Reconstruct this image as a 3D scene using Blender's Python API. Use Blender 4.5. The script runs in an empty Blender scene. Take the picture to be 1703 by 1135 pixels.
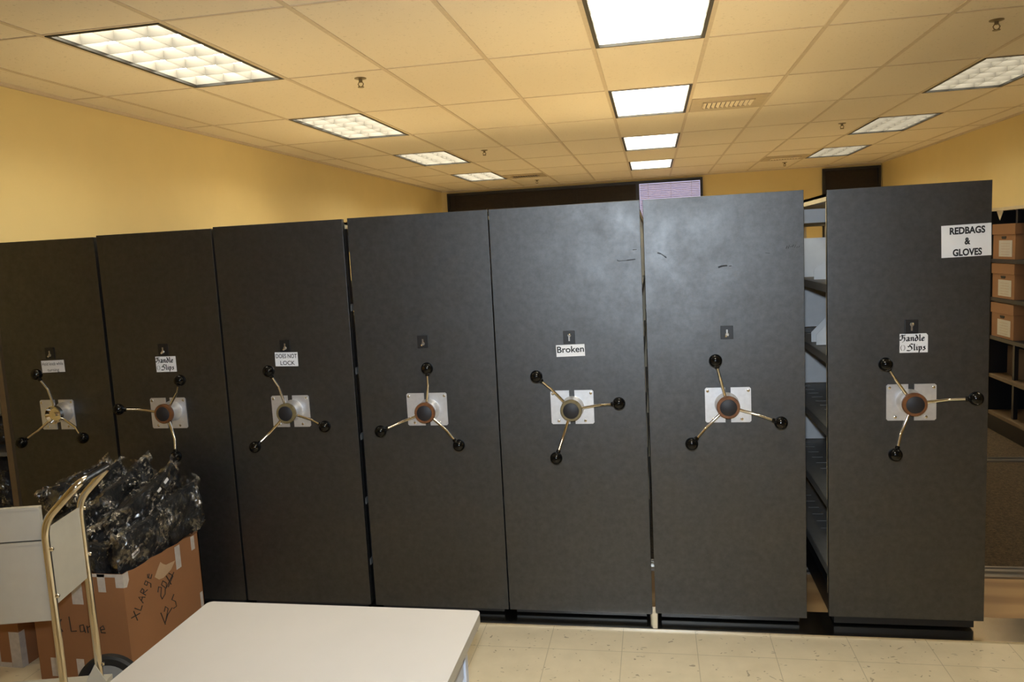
import bpy, math, random
from mathutils import Vector, Matrix, noise
R = math.radians
scene = bpy.context.scene
col = scene.collection
random.seed(7)

# ------------------------------------------------------------------ mesh builder
class MB:
    def __init__(s): s.v = []; s.f = []
    def add(s, vs, fs):
        n = len(s.v); s.v += [tuple(v) for v in vs]; s.f += [tuple(i + n for i in f) for f in fs]; return s
    def box(s, x0, x1, y0, y1, z0, z1, M=None):
        vs = [Vector((x, y, z)) for z in (z0, z1) for y in (y0, y1) for x in (x0, x1)]
        if M is not None: vs = [M @ v for v in vs]
        return s.add(vs, [(0, 2, 3, 1), (4, 5, 7, 6), (0, 1, 5, 4), (2, 6, 7, 3), (0, 4, 6, 2), (1, 3, 7, 5)])
    def prism(s, pts, a, b, axis='y'):
        """outline pts (2-D) extruded from a to b along axis"""
        def mk(p, t):
            return {'y': (p[0], t, p[1]), 'x': (t, p[0], p[1]), 'z': (p[0], p[1], t)}[axis]
        n = len(pts)
        return s.add([mk(p, a) for p in pts] + [mk(p, b) for p in pts],
                     [tuple(range(n)), tuple(range(2 * n - 1, n - 1, -1))] + [(i, i + n, (i + 1) % n + n, (i + 1) % n) for i in range(n)])
    def tube(s, path, r, n=12, caps=True):
        path = [Vector(p) for p in path]
        rs = r if isinstance(r, (list, tuple)) else [r] * len(path)
        t0 = (path[1] - path[0]).normalized()
        up = Vector((0, 0, 1)) if abs(t0.z) < .9 else Vector((1, 0, 0))
        u = t0.cross(up).normalized(); vs = []
        for i, p in enumerate(path):
            if i == 0: t = path[1] - path[0]
            elif i == len(path) - 1: t = path[-1] - path[-2]
            else: t = (path[i + 1] - p).normalized() + (p - path[i - 1]).normalized()
            t.normalize(); u = (u - t * u.dot(t)).normalized(); w = t.cross(u)
            for k in range(n):
                a = 2 * math.pi * k / n
                vs.append(p + (u * math.cos(a) + w * math.sin(a)) * rs[i])
        fs = [(i * n + k, i * n + (k + 1) % n, (i + 1) * n + (k + 1) % n, (i + 1) * n + k) for i in range(len(path) - 1) for k in range(n)]
        if caps: fs += [tuple(range(n - 1, -1, -1)), tuple(range((len(path) - 1) * n, len(path) * n))]
        return s.add(vs, fs)
    def lathe(s, prof, c=(0, 0, 0), axis='y', n=28):
        """prof = (radius, along-axis) pairs"""
        vs = []; c = Vector(c)
        for r_, t in prof:
            for k in range(n):
                a = 2 * math.pi * k / n; p, q = r_ * math.cos(a), r_ * math.sin(a)
                vs.append(c + Vector({'y': (p, t, q), 'z': (p, q, t), 'x': (t, p, q)}[axis]))
        fs = [(i * n + k, i * n + (k + 1) % n, (i + 1) * n + (k + 1) % n, (i + 1) * n + k) for i in range(len(prof) - 1) for k in range(n)]
        fs += [tuple(range(n - 1, -1, -1)), tuple(range((len(prof) - 1) * n, len(prof) * n))]
        return s.add(vs, fs)
    def sphere(s, c, r, n=20, m=12, sc=(1, 1, 1)):
        c = Vector(c); vs = [c + Vector((0, 0, r * sc[2]))]
        for j in range(1, m):
            th = math.pi * j / m
            for k in range(n):
                a = 2 * math.pi * k / n
                vs.append(c + Vector((r * sc[0] * math.sin(th) * math.cos(a), r * sc[1] * math.sin(th) * math.sin(a), r * sc[2] * math.cos(th))))
        vs.append(c - Vector((0, 0, r * sc[2])))
        fs = [(0, 1 + k, 1 + (k + 1) % n) for k in range(n)]
        for j in range(m - 2):
            b = 1 + j * n
            fs += [(b + k, b + n + k, b + n + (k + 1) % n, b + (k + 1) % n) for k in range(n)]
        b = 1 + (m - 2) * n; e = len(vs) - 1
        fs += [(b + (k + 1) % n, b + k, e) for k in range(n)]
        return s.add(vs, fs)
    def build(s, name, mat, parent=None, smooth=False, bevel=0, label=None, loc=None):
        me = bpy.data.meshes.new(name); me.from_pydata(s.v, [], s.f); me.validate(); me.update()
        import bmesh
        bm = bmesh.new(); bm.from_mesh(me); bmesh.ops.recalc_face_normals(bm, faces=bm.faces)
        if bevel:
            bmesh.ops.remove_doubles(bm, verts=bm.verts, dist=1e-6)
            bmesh.ops.bevel(bm, geom=[e for e in bm.edges if e.calc_face_angle(0) > .5], offset=bevel, segments=2, affect='EDGES', profile=.6)
        bm.to_mesh(me); bm.free()
        if smooth:
            for p in me.polygons: p.use_smooth = True
            me.set_sharp_from_angle(angle=R(38))
        o = bpy.data.objects.new(name, me); col.objects.link(o)
        me.materials.append(mat)
        if parent is not None: o.parent = parent
        if loc is not None: o.location = loc
        if label: o['label'] = label
        return o

def thing(name, label, cat, loc=(0, 0, 0), rz=0, group=None):
    o = bpy.data.objects.new(name, None); col.objects.link(o); o.location = loc; o.rotation_euler = (0, 0, rz)
    o['label'] = label; o['category'] = cat; o.empty_display_size = .1
    if group: o['group'] = group
    return o
def tag(o, label, cat, group=None):
    o['label'] = label; o['category'] = cat
    if group: o['group'] = group
    return o
def struct(o): o['kind'] = 'structure'; return o
def copy_tree(o, parent=None):
    c = o.copy(); col.objects.link(c)
    if parent is not None: c.parent = parent
    for ch in list(o.children): copy_tree(ch, c)
    return c

# ------------------------------------------------------------------ materials
def new_mat(name):
    m = bpy.data.materials.new(name); m.use_nodes = True; nt = m.node_tree
    return m, nt, nt.nodes['Principled BSDF']
def coords(nt, scale=(1, 1, 1), kind='Object'):
    tc = nt.nodes.new('ShaderNodeTexCoord'); mp = nt.nodes.new('ShaderNodeMapping'); mp.inputs['Scale'].default_value = scale
    nt.links.new(tc.outputs[kind], mp.inputs['Vector']); return mp.outputs['Vector']
def noise_tex(nt, vec, scale, detail=4, rough=.55):
    n = nt.nodes.new('ShaderNodeTexNoise'); n.inputs['Scale'].default_value = scale; n.inputs['Detail'].default_value = detail
    n.inputs['Roughness'].default_value = rough; nt.links.new(vec, n.inputs['Vector']); return n.outputs['Fac']
def ramp(nt, fac, stops):
    r = nt.nodes.new('ShaderNodeValToRGB'); el = r.color_ramp.elements
    while len(el) < len(stops): el.new(.5)
    for e, (p, c) in zip(el, stops): e.position = p; e.color = (*c, 1) if len(c) == 3 else c
    nt.links.new(fac, r.inputs['Fac']); return r.outputs['Color']
def bump(nt, b, h, strength=.2, dist=.002):
    n = nt.nodes.new('ShaderNodeBump'); n.inputs['Strength'].default_value = strength; n.inputs['Distance'].default_value = dist
    nt.links.new(h, n.inputs['Height']); nt.links.new(n.outputs['Normal'], b.inputs['Normal'])
def math_n(nt, op, a, b=None, c=None):
    n = nt.nodes.new('ShaderNodeMath'); n.operation = op
    for i, x in enumerate((a, b, c)):
        if x is None: continue
        if isinstance(x, (int, float)): n.inputs[i].default_value = x
        else: nt.links.new(x, n.inputs[i])
    return n.outputs[0]
def mix(nt, fac, a, b):
    n = nt.nodes.new('ShaderNodeMix'); n.data_type = 'RGBA'
    if isinstance(fac, (int, float)): n.inputs[0].default_value = fac
    else: nt.links.new(fac, n.inputs[0])
    for i, x in ((6, a), (7, b)):
        if isinstance(x, tuple): n.inputs[i].default_value = (*x, 1)
        else: nt.links.new(x, n.inputs[i])
    return n.outputs[2]
def simple(name, c, rough=.5, metal=0., var=.06, vs=20, bs=0, coat=0, emit=None):
    m, nt, b = new_mat(name); v = coords(nt)
    f = noise_tex(nt, v, vs, 3)
    lo = tuple(max(0, x * (1 - var)) for x in c); hi = tuple(min(1, x * (1 + var)) for x in c)
    nt.links.new(ramp(nt, f, [(.3, lo), (.7, hi)]), b.inputs['Base Color'])
    b.inputs['Roughness'].default_value = rough; b.inputs['Metallic'].default_value = metal
    b.inputs['Coat Weight'].default_value = coat
    if bs: bump(nt, b, f, bs)
    if emit: b.inputs['Emission Color'].default_value = (*emit[0], 1); b.inputs['Emission Strength'].default_value = emit[1]
    return m
M = {}
# dark mottled laminate of the end panels
m, nt, b = new_mat('charcoal_laminate'); v = coords(nt, kind='Generated'); vo = coords(nt)
oi = nt.nodes.new('ShaderNodeObjectInfo'); addv = nt.nodes.new('ShaderNodeVectorMath'); addv.operation = 'ADD'
cmb = nt.nodes.new('ShaderNodeCombineXYZ'); nt.links.new(math_n(nt, 'MULTIPLY', oi.outputs['Random'], 40.), cmb.inputs[0]); nt.links.new(math_n(nt, 'MULTIPLY', oi.outputs['Random'], 17.), cmb.inputs[2])
nt.links.new(vo, addv.inputs[0]); nt.links.new(cmb.outputs[0], addv.inputs[1]); vv = addv.outputs[0]
n1 = noise_tex(nt, vv, 7, 6, .62); n2 = noise_tex(nt, vv, 70, 4, .7)
c1 = ramp(nt, n1, [(.3, (.0015, .0017, .002)), (.7, (.0085, .0085, .0085))])
c2 = ramp(nt, n2, [(.3, (.72, .72, .72)), (.75, (1.28, 1.28, 1.27))])
mx = nt.nodes.new('ShaderNodeMix'); mx.data_type = 'RGBA'; mx.blend_type = 'MULTIPLY'; mx.inputs[0].default_value = .6
nt.links.new(c1, mx.inputs[6]); nt.links.new(c2, mx.inputs[7]); nt.links.new(mx.outputs[2], b.inputs['Base Color'])
rr = ramp(nt, n1, [(.3, (.50,) * 3), (.7, (.41,) * 3)]); nt.links.new(rr, b.inputs['Roughness'])
b.inputs['IOR'].default_value = 1.88
n3 = noise_tex(nt, vv, 34, 5, .72); nt.links.new(ramp(nt, n3, [(.34, (.44,) * 3), (.68, (.57,) * 3)]), b.inputs['Specular IOR Level'])
bump(nt, b, n2, .06, .001); M['panel'] = m

M['black_edge'] = simple('black_edge', (.006, .006, .006), .6)
M['black_metal'] = simple('black_painted_metal', (.008, .008, .009), .45)
M['chrome'] = simple('chrome', (.83, .80, .74), .09, 1, .03)
M['plate'] = simple('brushed_plate', (.74, .74, .76), .42, .75, .05, 60)
M['knob'] = simple('black_knob', (.003, .003, .003), .10, 0, .1)
M['knob'].node_tree.nodes['Principled BSDF'].inputs['IOR'].default_value = 1.38
M['ring_wood'] = simple('brown_ring', (.16, .062, .022), .4, 0, .3, 45)
M['ring_olive'] = simple('olive_ring', (.17, .13, .06), .4, 0, .2, 45)
M['cap'] = simple('black_cap', (.012, .012, .016), .55)
M['paper'] = simple('white_paper', (.80, .80, .82), .75, 0, .02)
M['ink'] = simple('black_ink', (.008, .008, .01), .6)
M['marker'] = simple('marker_ink', (.016, .012, .01), .6)
M['shelf'] = simple('shelf_enamel', (.16, .155, .145), .5, 0, .08)
M['divider'] = simple('pale_grey_enamel', (.56, .57, .58), .45, 0, .04)
M['post'] = simple('cream_post', (.62, .52, .34), .45, 0, .05)
M['brown_post'] = simple('brown_post', (.17, .115, .06), .55, 0, .1)
M['cream'] = simple('cream_enamel', (.54, .51, .44), .38, 0, .03, coat=.15)
M['rubber'] = simple('black_rubber', (.012, .012, .013), .6, bs=.1)
M['hub_grey'] = simple('grey_hub', (.36, .38, .41), .3, .4)
M['table'] = simple('white_laminate', (.43, .40, .375), .5, 0, .015, 8)
M['table_edge'] = simple('table_edge', (.36, .33, .27), .5, 0, .02)
M['table_leg'] = simple('pale_blue_grey_leg', (.52, .55, .62), .45, 0, .03)
M['grid'] = simple('ceiling_grid_paint', (.60, .50, .37), .55, 0, .05)
M['frame_black'] = simple('black_fixture_frame', (.012, .010, .008), .5)
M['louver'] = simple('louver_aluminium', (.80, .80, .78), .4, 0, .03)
M['louver_shaded'] = simple('louver_painted_shade', (.19, .18, .165), .4, 0, .03)  # side-row copy of the louver with its shade painted into the colour
M['housing'] = simple('housing_white', (.85, .84, .80), .4)
M['vent'] = simple('vent_paint', (.50, .41, .28), .5); M['vent_slat'] = simple('vent_slat_paint', (.80, .70, .52), .5)
M['brass'] = simple('dull_brass', (.22, .17, .09), .35, .8)
M['dark_blind'] = simple('dark_brown_blind', (.018, .011, .007), .55, 0, .3)
M['win_frame'] = simple('black_window_frame', (.012, .010, .010), .4)
M['blind'] = simple('lilac_blind', (.72, .66, .78), .6)
M['tape'] = simple('clear_tape', (.55, .50, .46), .3, 0, .12, 40, coat=.4)
M['garment'] = simple('black_garment', (.006, .006, .007), .75, 0, .3, 30)
M['lid'] = simple('cardboard_lid', (.38, .20, .085), .75, 0, .06)

def mat_wall(name, c):
    m, nt, b = new_mat(name); v = coords(nt)
    f = noise_tex(nt, v, 2.2, 3); g = noise_tex(nt, v, 220, 2)
    nt.links.new(ramp(nt, f, [(.3, tuple(x * .97 for x in c)), (.7, tuple(min(1, x * 1.02) for x in c))]), b.inputs['Base Color'])
    b.inputs['Roughness'].default_value = .7; bump(nt, b, g, .12, .001); return m
M['wall'] = mat_wall('tan_wall_paint', (.73, .585, .28))
# acoustic ceiling tile
m, nt, b = new_mat('ceiling_tile'); v = coords(nt)
f = noise_tex(nt, v, 55, 3, .6); g = noise_tex(nt, v, 160, 2, .5)
c = mix(nt, ramp(nt, f, [(.32, (1, 1, 1)), (.37, (0, 0, 0))]), (.78, .70, .57), (.64, .57, .45))
nt.links.new(c, b.inputs['Base Color']); b.inputs['Roughness'].default_value = .85
bump(nt, b, g, .25, .002); M['ceiling'] = m
# floor tile
m, nt, b = new_mat('cream_floor_tile'); v = coords(nt)
sx = nt.nodes.new('ShaderNodeSeparateXYZ'); nt.links.new(v, sx.inputs[0])
def seam(o, off):
    q = math_n(nt, 'DIVIDE', math_n(nt, 'ADD', o, off), .3048); fr = math_n(nt, 'FRACT', q)
    return math_n(nt, 'LESS_THAN', math_n(nt, 'ABSOLUTE', math_n(nt, 'SUBTRACT', fr, .5)), .4955)
s1 = math_n(nt, 'MULTIPLY', seam(sx.outputs[0], .192 + .3048 * 30), seam(sx.outputs[1], -3.03 + .3048 * 60))
base = ramp(nt, noise_tex(nt, v, 9, 5, .6), [(.3, (.70, .60, .42)), (.7, (.78, .67, .48))])
vr = nt.nodes.new('ShaderNodeTexVoronoi'); vr.inputs['Scale'].default_value = 24
mp2 = nt.nodes.new('ShaderNodeMapping'); mp2.inputs['Scale'].default_value = (1, 2.1, 1); mp2.inputs['Rotation'].default_value = (0, 0, .5)
wn = nt.nodes.new('ShaderNodeTexNoise'); wn.inputs['Scale'].default_value = 14
av = nt.nodes.new('ShaderNodeMix'); av.data_type = 'RGBA'; av.inputs[0].default_value = .12
nt.links.new(v, wn.inputs['Vector']); nt.links.new(v, av.inputs[6]); nt.links.new(wn.outputs['Color'], av.inputs[7])
nt.links.new(av.outputs[2], mp2.inputs['Vector']); nt.links.new(mp2.outputs[0], vr.inputs['Vector'])
spk = math_n(nt, 'MULTIPLY', math_n(nt, 'LESS_THAN', vr.outputs['Distance'], .17), math_n(nt, 'GREATER_THAN', noise_tex(nt, v, 19, 2), .49))
c = mix(nt, math_n(nt, 'MULTIPLY', spk, .65), base, (.22, .16, .09))
c = mix(nt, s1, (.50, .42, .28), c)
nt.links.new(c, b.inputs['Base Color']); b.inputs['Roughness'].default_value = .38; M['floor'] = m
# carpet
m, nt, b = new_mat('brown_carpet'); v = coords(nt); f = noise_tex(nt, v, 70, 6, .85); g = noise_tex(nt, v, 6, 3)
c = mix(nt, math_n(nt, 'MULTIPLY', g, .4), ramp(nt, f, [(.38, (.02, .012, .005)), (.62, (.17, .11, .05))]), (.07, .045, .02))
nt.links.new(c, b.inputs['Base Color']); b.inputs['Roughness'].default_value = .95; bump(nt, b, f, .8, .006); M['carpet'] = m
# plywood
m, nt, b = new_mat('pine_plank'); v = coords(nt, (.6, 1.5, 1))
wv = nt.nodes.new('ShaderNodeTexWave'); wv.inputs['Scale'].default_value = .9; wv.inputs['Distortion'].default_value = 14; wv.inputs['Detail'].default_value = 4
wv.inputs['Detail Scale'].default_value = .8; wv.bands_direction = 'Y'; nt.links.new(v, wv.inputs['Vector'])
nt.links.new(ramp(nt, wv.outputs['Fac'], [(.15, (.36, .20, .08)), (.85, (.50, .30, .13))]), b.inputs['Base Color'])
b.inputs['Roughness'].default_value = .5; M['plank'] = m
# metals
M['strip'] = simple('aluminium_strip', (.78, .74, .66), .2, 1, .05, 30)
M['rail'] = simple('steel_rail', (.45, .43, .40), .3, .9)
# cardboard
def cardboard(name, c):
    m, nt, b = new_mat(name); v = coords(nt, (1, 1, 6)); f = noise_tex(nt, v, 30, 3); g = noise_tex(nt, coords(nt), 5, 4)
    k = mix(nt, g, tuple(x * .85 for x in c), tuple(x * 1.08 for x in c))
    k = mix(nt, math_n(nt, 'MULTIPLY', f, .25), k, tuple(x * .7 for x in c))
    nt.links.new(k, b.inputs['Base Color']); b.inputs['Roughness'].default_value = .7; bump(nt, b, f, .08, .001); return m
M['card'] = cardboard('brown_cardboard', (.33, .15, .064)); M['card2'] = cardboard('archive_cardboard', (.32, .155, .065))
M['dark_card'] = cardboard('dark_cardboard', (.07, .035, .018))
M['torn'] = simple('torn_paper', (.48, .33, .20), .8)
# plastic film
m, nt, b = new_mat('plastic_film'); v = coords(nt)
tr = nt.nodes.new('ShaderNodeBsdfTransparent'); gl = nt.nodes.new('ShaderNodeBsdfGlossy'); gl.inputs['Roughness'].default_value = .16
gl.inputs['Color'].default_value = (.95, .93, .9, 1)
fn = noise_tex(nt, v, 60, 3, .6); bp = nt.nodes.new('ShaderNodeBump'); bp.inputs['Strength'].default_value = 1.; bp.inputs['Distance'].default_value = .004
nt.links.new(fn, bp.inputs['Height']); nt.links.new(bp.outputs[0], gl.inputs['Normal'])
fr = nt.nodes.new('ShaderNodeFresnel'); fr.inputs['IOR'].default_value = 1.55; nt.links.new(bp.outputs[0], fr.inputs['Normal'])
df = nt.nodes.new('ShaderNodeBsdfDiffuse'); df.inputs['Color'].default_value = (.55, .5, .46, 1)
m1 = nt.nodes.new('ShaderNodeMixShader'); m1.inputs[0].default_value = .004; nt.links.new(tr.outputs[0], m1.inputs[1]); nt.links.new(df.outputs[0], m1.inputs[2])
m2 = nt.nodes.new('ShaderNodeMixShader'); pm = ramp(nt, noise_tex(nt, v, 11, 3, .6), [(.47, (.07,) * 3), (.60, (1, 1, 1))]); nt.links.new(math_n(nt, 'MINIMUM', math_n(nt, 'MULTIPLY', math_n(nt, 'MULTIPLY', fr.outputs[0], 4.0), pm), .85), m2.inputs[0]); nt.links.new(m1.outputs[0], m2.inputs[1]); nt.links.new(gl.outputs[0], m2.inputs[2])
nt.links.new(m2.outputs[0], nt.nodes['Material Output'].inputs['Surface']); nt.nodes.remove(b); M['film'] = m
def emissive(name, c, s):
    m = bpy.data.materials.new(name); m.use_nodes = True; nt = m.node_tree; nt.nodes.clear()
    e = nt.nodes.new('ShaderNodeEmission'); o = nt.nodes.new('ShaderNodeOutputMaterial'); e.inputs['Color'].default_value = (*c, 1); e.inputs['Strength'].default_value = s
    nt.links.new(e.outputs[0], o.inputs['Surface']); return m
LAMP = 18.0
for k_, f_ in (('L', .9), ('C', 1.15), ('R', .5)): M['lamp_' + k_] = emissive('lit_lens_' + k_, (1, .92, .70), LAMP * f_)
M['daylight'] = emissive('daylight', (.74, .68, .95), .8)

# ------------------------------------------------------------------ the room
XL, XR, YB, YF, H = -3.30, 3.88, 13.27, -3.0, 2.752
T = .6096; D = 1.2192; Y0 = 5.683
struct(MB().box(XL - .1, XR + .1, YF - .1, 3.30, -.1, 0).build('floor', M['floor']))
struct(MB().box(XL - .1, XR + .1, 3.42, 3.83, -.1, .006).build('floor', M['plank']))['label'] = 'pine plank strip of floor behind the metal threshold'
struct(MB().box(XL - .1, XR + .1, 7.8, YB + .1, -.1, .004).build('floor', M['floor']))['label'] = 'unseen cream floor past the shelving, added to bounce light upward'  # hidden stretch, made pale to bounce light onto the far ceiling
car = MB().box(XL - .1, XR + .1, 3.97, 7.8, -.1, .006).build('floor', M['carpet']); struct(car); car['label'] = 'brown carpet floor behind the shelving fronts'
struct(MB().box(XL, XR, 3.215, 3.425, -.05, .009).build('trim_1', M['strip'], bevel=.002))['label'] = 'flat aluminium threshold strip'
rl = MB(); rl.box(XL, XR, 3.83, 3.97, -.05, .004).box(XL, XR, 3.835, 3.86, 0, .014).box(XL, XR, 3.90, 3.925, 0, .014).box(XL, XR, 3.95, 3.965, 0, .012)
struct(rl.build('trim_2', M['rail']))['label'] = 'steel floor rails in front of the carpet'
struct(MB().box(XL, XR, 5.82, 5.87, 0, .016).box(XL, XR, 5.89, 5.90, 0, .02).build('trim_3', M['rail']))['label'] = 'steel floor rail across the carpet'
struct(MB().box(XL - .1, XL, YF, YB, 0, H).build('wall_left', M['wall']))
struct(MB().box(XR, XR + .1, YF, YB, 0, H).build('wall_right', M['wall']))
struct(MB().box(XL - .1, XR + .1, YB, YB + .1, 0, H).build('wall_back', M['wall']))
struct(MB().box(XL - .1, XR + .1, YF - .1, YF, 0, H).build('wall_front', M['wall']))

lights = []  # (column, row) in the 2 ft x 4 ft ceiling grid
for c in (-4, 0, 4):
    for r_ in (-4, -2, 0, 2, 4):
        if (c, r_) not in ((-4, -4), (4, -4)): lights.append((c, r_))
# ceiling: every tile cell except those that hold a light
xs = sorted(set([XL - .05, XR + .05] + [i * T for i in range(-5, 7)]))
ys = sorted(set([YF - .05, YB + .05] + [Y0 + j * D for j in range(-7, 7) if YF < Y0 + j * D < YB]))
holes = {(round(c * T, 3), round(Y0 + r_ * D, 3)) for c, r_ in lights}
cm = MB()
for i in range(len(xs) - 1):
    for j in range(len(ys) - 1):
        if (round(xs[i], 3), round(ys[j], 3)) in holes: continue
        cm.box(xs[i], xs[i + 1], ys[j], ys[j + 1], H, H + .02)
ceil = struct(cm.build('ceiling', M['ceiling']))
struct(MB().box(XL - .1, XR + .1, YF - .1, YB + .1, H + .16, H + .2).build('ceiling', M['housing']))['label'] = 'slab above the hanging ceiling'
gm = MB(); bw = .012
for x in xs[1:-1]: gm.box(x - bw, x + bw, YF, YB, H - .004, H + .001)
for y in ys[1:-1]: gm.box(XL, XR, y - bw * .55, y + bw * .55, H - .0035, H + .001)
gm.box(XL, XL + .022, YF, YB, H - .02, H); gm.box(XR - .022, XR, YF, YB, H - .02, H); gm.box(XL, XR, YB - .022, YB, H - .02, H)
struct(gm.build('trim_4', M['grid']))['label'] = 'beige metal T-bar grid of the hanging ceiling'

def make_light():
    t = thing('ceiling_light', 'x', 'ceiling light', group='recessed ceiling lights')
    x0, x1, y0, y1 = .012, T - .012, .012, D - .012
    f = MB(); w = .021
    f.box(x0, x0 + w, y0, y1, -.006, .012); f.box(x1 - w, x1, y0, y1, -.006, .012)
    f.box(x0 + w, x1 - w, y0, y0 + w * .7, -.006, .012); f.box(x0 + w, x1 - w, y1 - w * .7, y1, -.006, .012)
    f.build('frame', M['frame_black'], t)
    h = MB(); h.box(0, T, 0, D, .13, .14); h.box(0, x0, 0, D, .0, .13); h.box(x1, T, 0, D, .0, .13); h.box(x0, x1, 0, y0, 0, .13); h.box(x0, x1, y1, D, 0, .13)
    h.build('housing', M['housing'], t)
    MB().box(x0, x1, y0, y1, .072, .076).build('lens', M['lamp_C'], t)
    l = MB(); a0, a1, b0, b1 = x0 + w, x1 - w, y0 + w * .7, y1 - w * .7; z0, z1 = .008, .056
    for k in range(1, 3):
        x = a0 + (a1 - a0) * k / 3; l.prism([(x - .0012, z0), (x + .0012, z0), (x + .006, z1), (x - .006, z1)], b0, b1)
    for k in range(1, 6):
        y = b0 + (b1 - b0) * k / 6
        l.prism([(y - .0012, z0), (y + .0012, z0), (y + .008, z1), (y - .008, z1)], a0, a1, 'x')
    for x, s_ in ((a0, 1), (a1, -1)): l.prism([(x, z0), (x + s_ * .002, z0), (x + s_ * .004, z1), (x, z1)], b0, b1)
    for y, s_ in ((b0, 1), (b1, -1)): l.prism([(y, z0), (y + s_ * .002, z0), (y + s_ * .006, z1), (y, z1)], a0, a1, 'x')
    l.build('louver', M['louver'], t)
    return t
LL = {(-4, -2): 'largest louvered ceiling light at upper left, nearest the camera in the left row', (-4, 0): 'second louvered ceiling light of the left row, counting from the largest',
      (-4, 2): 'third louvered ceiling light of the left row, above the middle of the left wall', (-4, 4): 'farthest small ceiling light of the left row, by the dark window band',
      (0, -2): 'brightest ceiling light at top centre, cut off by the top of the photo', (0, 0): 'bright ceiling light of the centre row beside the large air vent',
      (0, 2): 'bright ceiling light of the centre row, third from the camera', (0, 4): 'farthest bright ceiling light of the centre row, just above the lilac window',
      (4, 0): 'louvered ceiling light at the right edge of the photo, largest of the right row', (4, 2): 'middle louvered ceiling light of the right row, past the sprinkler',
      (4, 4): 'farthest ceiling light of the right row, near the dark right window',
      (4, -2): 'louvered ceiling light above the right aisle, just outside the frame'}
proto = None; side_louver = None; side_lens = {}
lights.sort(key=lambda q: q[0] != 0)
for c, r_ in lights:
    o = make_light() if proto is None else copy_tree(proto)
    proto = proto or o
    o.location = (c * T, Y0 + r_ * D, H)
    if c != 0:
        for ch in o.children:
            if ch.name.startswith('lens'):
                if c not in side_lens: side_lens[c] = ch.data.copy(); side_lens[c].materials[0] = M['lamp_L' if c < 0 else 'lamp_R']
                ch.data = side_lens[c]
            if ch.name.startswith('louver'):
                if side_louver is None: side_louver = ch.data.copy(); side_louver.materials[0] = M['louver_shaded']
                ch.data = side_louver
    o['label'] = LL.get((c, r_), 'louvered ceiling light above the camera, ' + {-4: 'left', 0: 'centre', 4: 'right'}[c] + ' row')

def make_vent():
    t = thing('ceiling_vent', 'x', 'air vent', group='square ceiling air vents')
    w = T - .03
    f = MB(); a, b_ = .09, w - .09
    f.box(0, w, 0, .15, -.008, 0); f.box(0, w, w - .15, w, -.008, 0); f.box(0, a, .15, w - .15, -.008, 0); f.box(b_, w, .15, w - .15, -.008, 0)
    for (p0, p1, q0, q1) in ((a, b_, .15, .16), (a, b_, w - .16, w - .15), (a, a + .01, .15, w - .15), (b_ - .01, b_, .15, w - .15)): f.box(p0, p1, q0, q1, -.016, 0)
    f.build('frame', M['vent'], t)
    MB().box(a, b_, .15, w - .15, -.003, 0).build('backing', M['frame_black'], t)
    n = 11
    s = MB()
    for k in range(n):
        x = a + .02 + (b_ - a - .04) * k / (n - 1)
        s.prism([(x - .012, -.003), (x - .008, -.003), (x + .010, -.016), (x + .006, -.016)], .16, w - .16)
    s.build('slats', M['vent_slat'], t)
    return t
VT = [((1 * T + .015, Y0 + D - T + .01), 'square slatted air vent beside the second bright centre light'),
      ((3 * T + .015, Y0 + 5 * D - T + .01), 'small distant air vent near the farthest right-hand light'),
      ((-3 * T + .015, Y0 + 5 * D - T + .01), 'small distant air vent left of centre above the dark window band')]
v0 = None
for (x, y), lb in VT:
    o = make_vent() if v0 is None else copy_tree(v0); v0 = v0 or o
    o.location = (x, y, H); o['label'] = lb
def make_sprinkler():
    t = thing('sprinkler_head', 'x', 'sprinkler', group='ceiling sprinklers')
    MB().lathe([(.036, .003), (.036, -.004), (.018, -.009)], axis='z', n=20).build('escutcheon', M['brass'], t, smooth=True)
    b_ = MB(); b_.lathe([(.011, -.005), (.011, -.024), (.008, -.026)], axis='z', n=12)
    for s in (-1, 1): b_.tube([(s * .009, 0, -.022), (s * .017, 0, -.034), (s * .012, 0, -.046), (0, 0, -.052)], .003, 6)
    b_.build('yoke', M['brass'], t)
    MB().lathe([(.019, -.052), (.019, -.055)], axis='z', n=16).build('deflector', M['brass'], t)
    return t
SP = [((-1.43, 4.63), 'brass sprinkler between the two nearest left-row lights'), ((-1.46, 8.33), 'small brass sprinkler right of the third left-row light'),
      ((2.18, 8.36), 'small brass sprinkler left of the middle right-row light'), ((2.13, 4.70), 'brass sprinkler in the top right corner of the photo'),
      ((2.25, 12.2), 'tiny distant sprinkler left of the farthest right-row light'), ((-1.47, 12.3), 'tiny distant sprinkler below the left-of-centre air vent')]
s0 = None
for (x, y), lb in SP:
    o = make_sprinkler() if s0 is None else copy_tree(s0); s0 = s0 or o
    o.location = (x, y, H); o['label'] = lb

# back wall windows
wy = YB
w1 = struct(MB().box(-3.19, 1.13, wy - .05, wy, 2.655, 2.70).box(-3.19, 1.13, wy - .05, wy, .85, .90)
            .box(-3.19, -3.15, wy - .05, wy, .90, 2.655).box(1.09, 1.13, wy - .05, wy, .90, 2.655).box(.05, .105, wy - .05, wy, .90, 2.655).build('window_1', M['win_frame']))
for k, (a, b_) in enumerate(((-3.15, -3.06), (-3.06, -2.02), (-2.02, -.93), (-.93, .05))):
    s = MB(); n = 60
    for i in range(n):
        z = .91 + i * 1.74 / n; s.prism([(wy - .035, z), (wy - .030, z + .026), (wy - .028, z + .026), (wy - .033, z)], a + .006, b_ - .006, 'x')
    s.box(a + .006, b_ - .006, wy - .02, wy - .015, .9, 2.655)
    s.build('dark_blind', M['dark_blind'], w1)
MB().box(-3.15, .05, wy - .014, wy - .010, .9, 2.655).build('dark_pane', M['dark_blind'], w1)
MB().box(.105, 1.09, wy - .012, wy - .008, .90, 2.655).build('window_pane', M['daylight'], w1)
s = MB()
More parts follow.
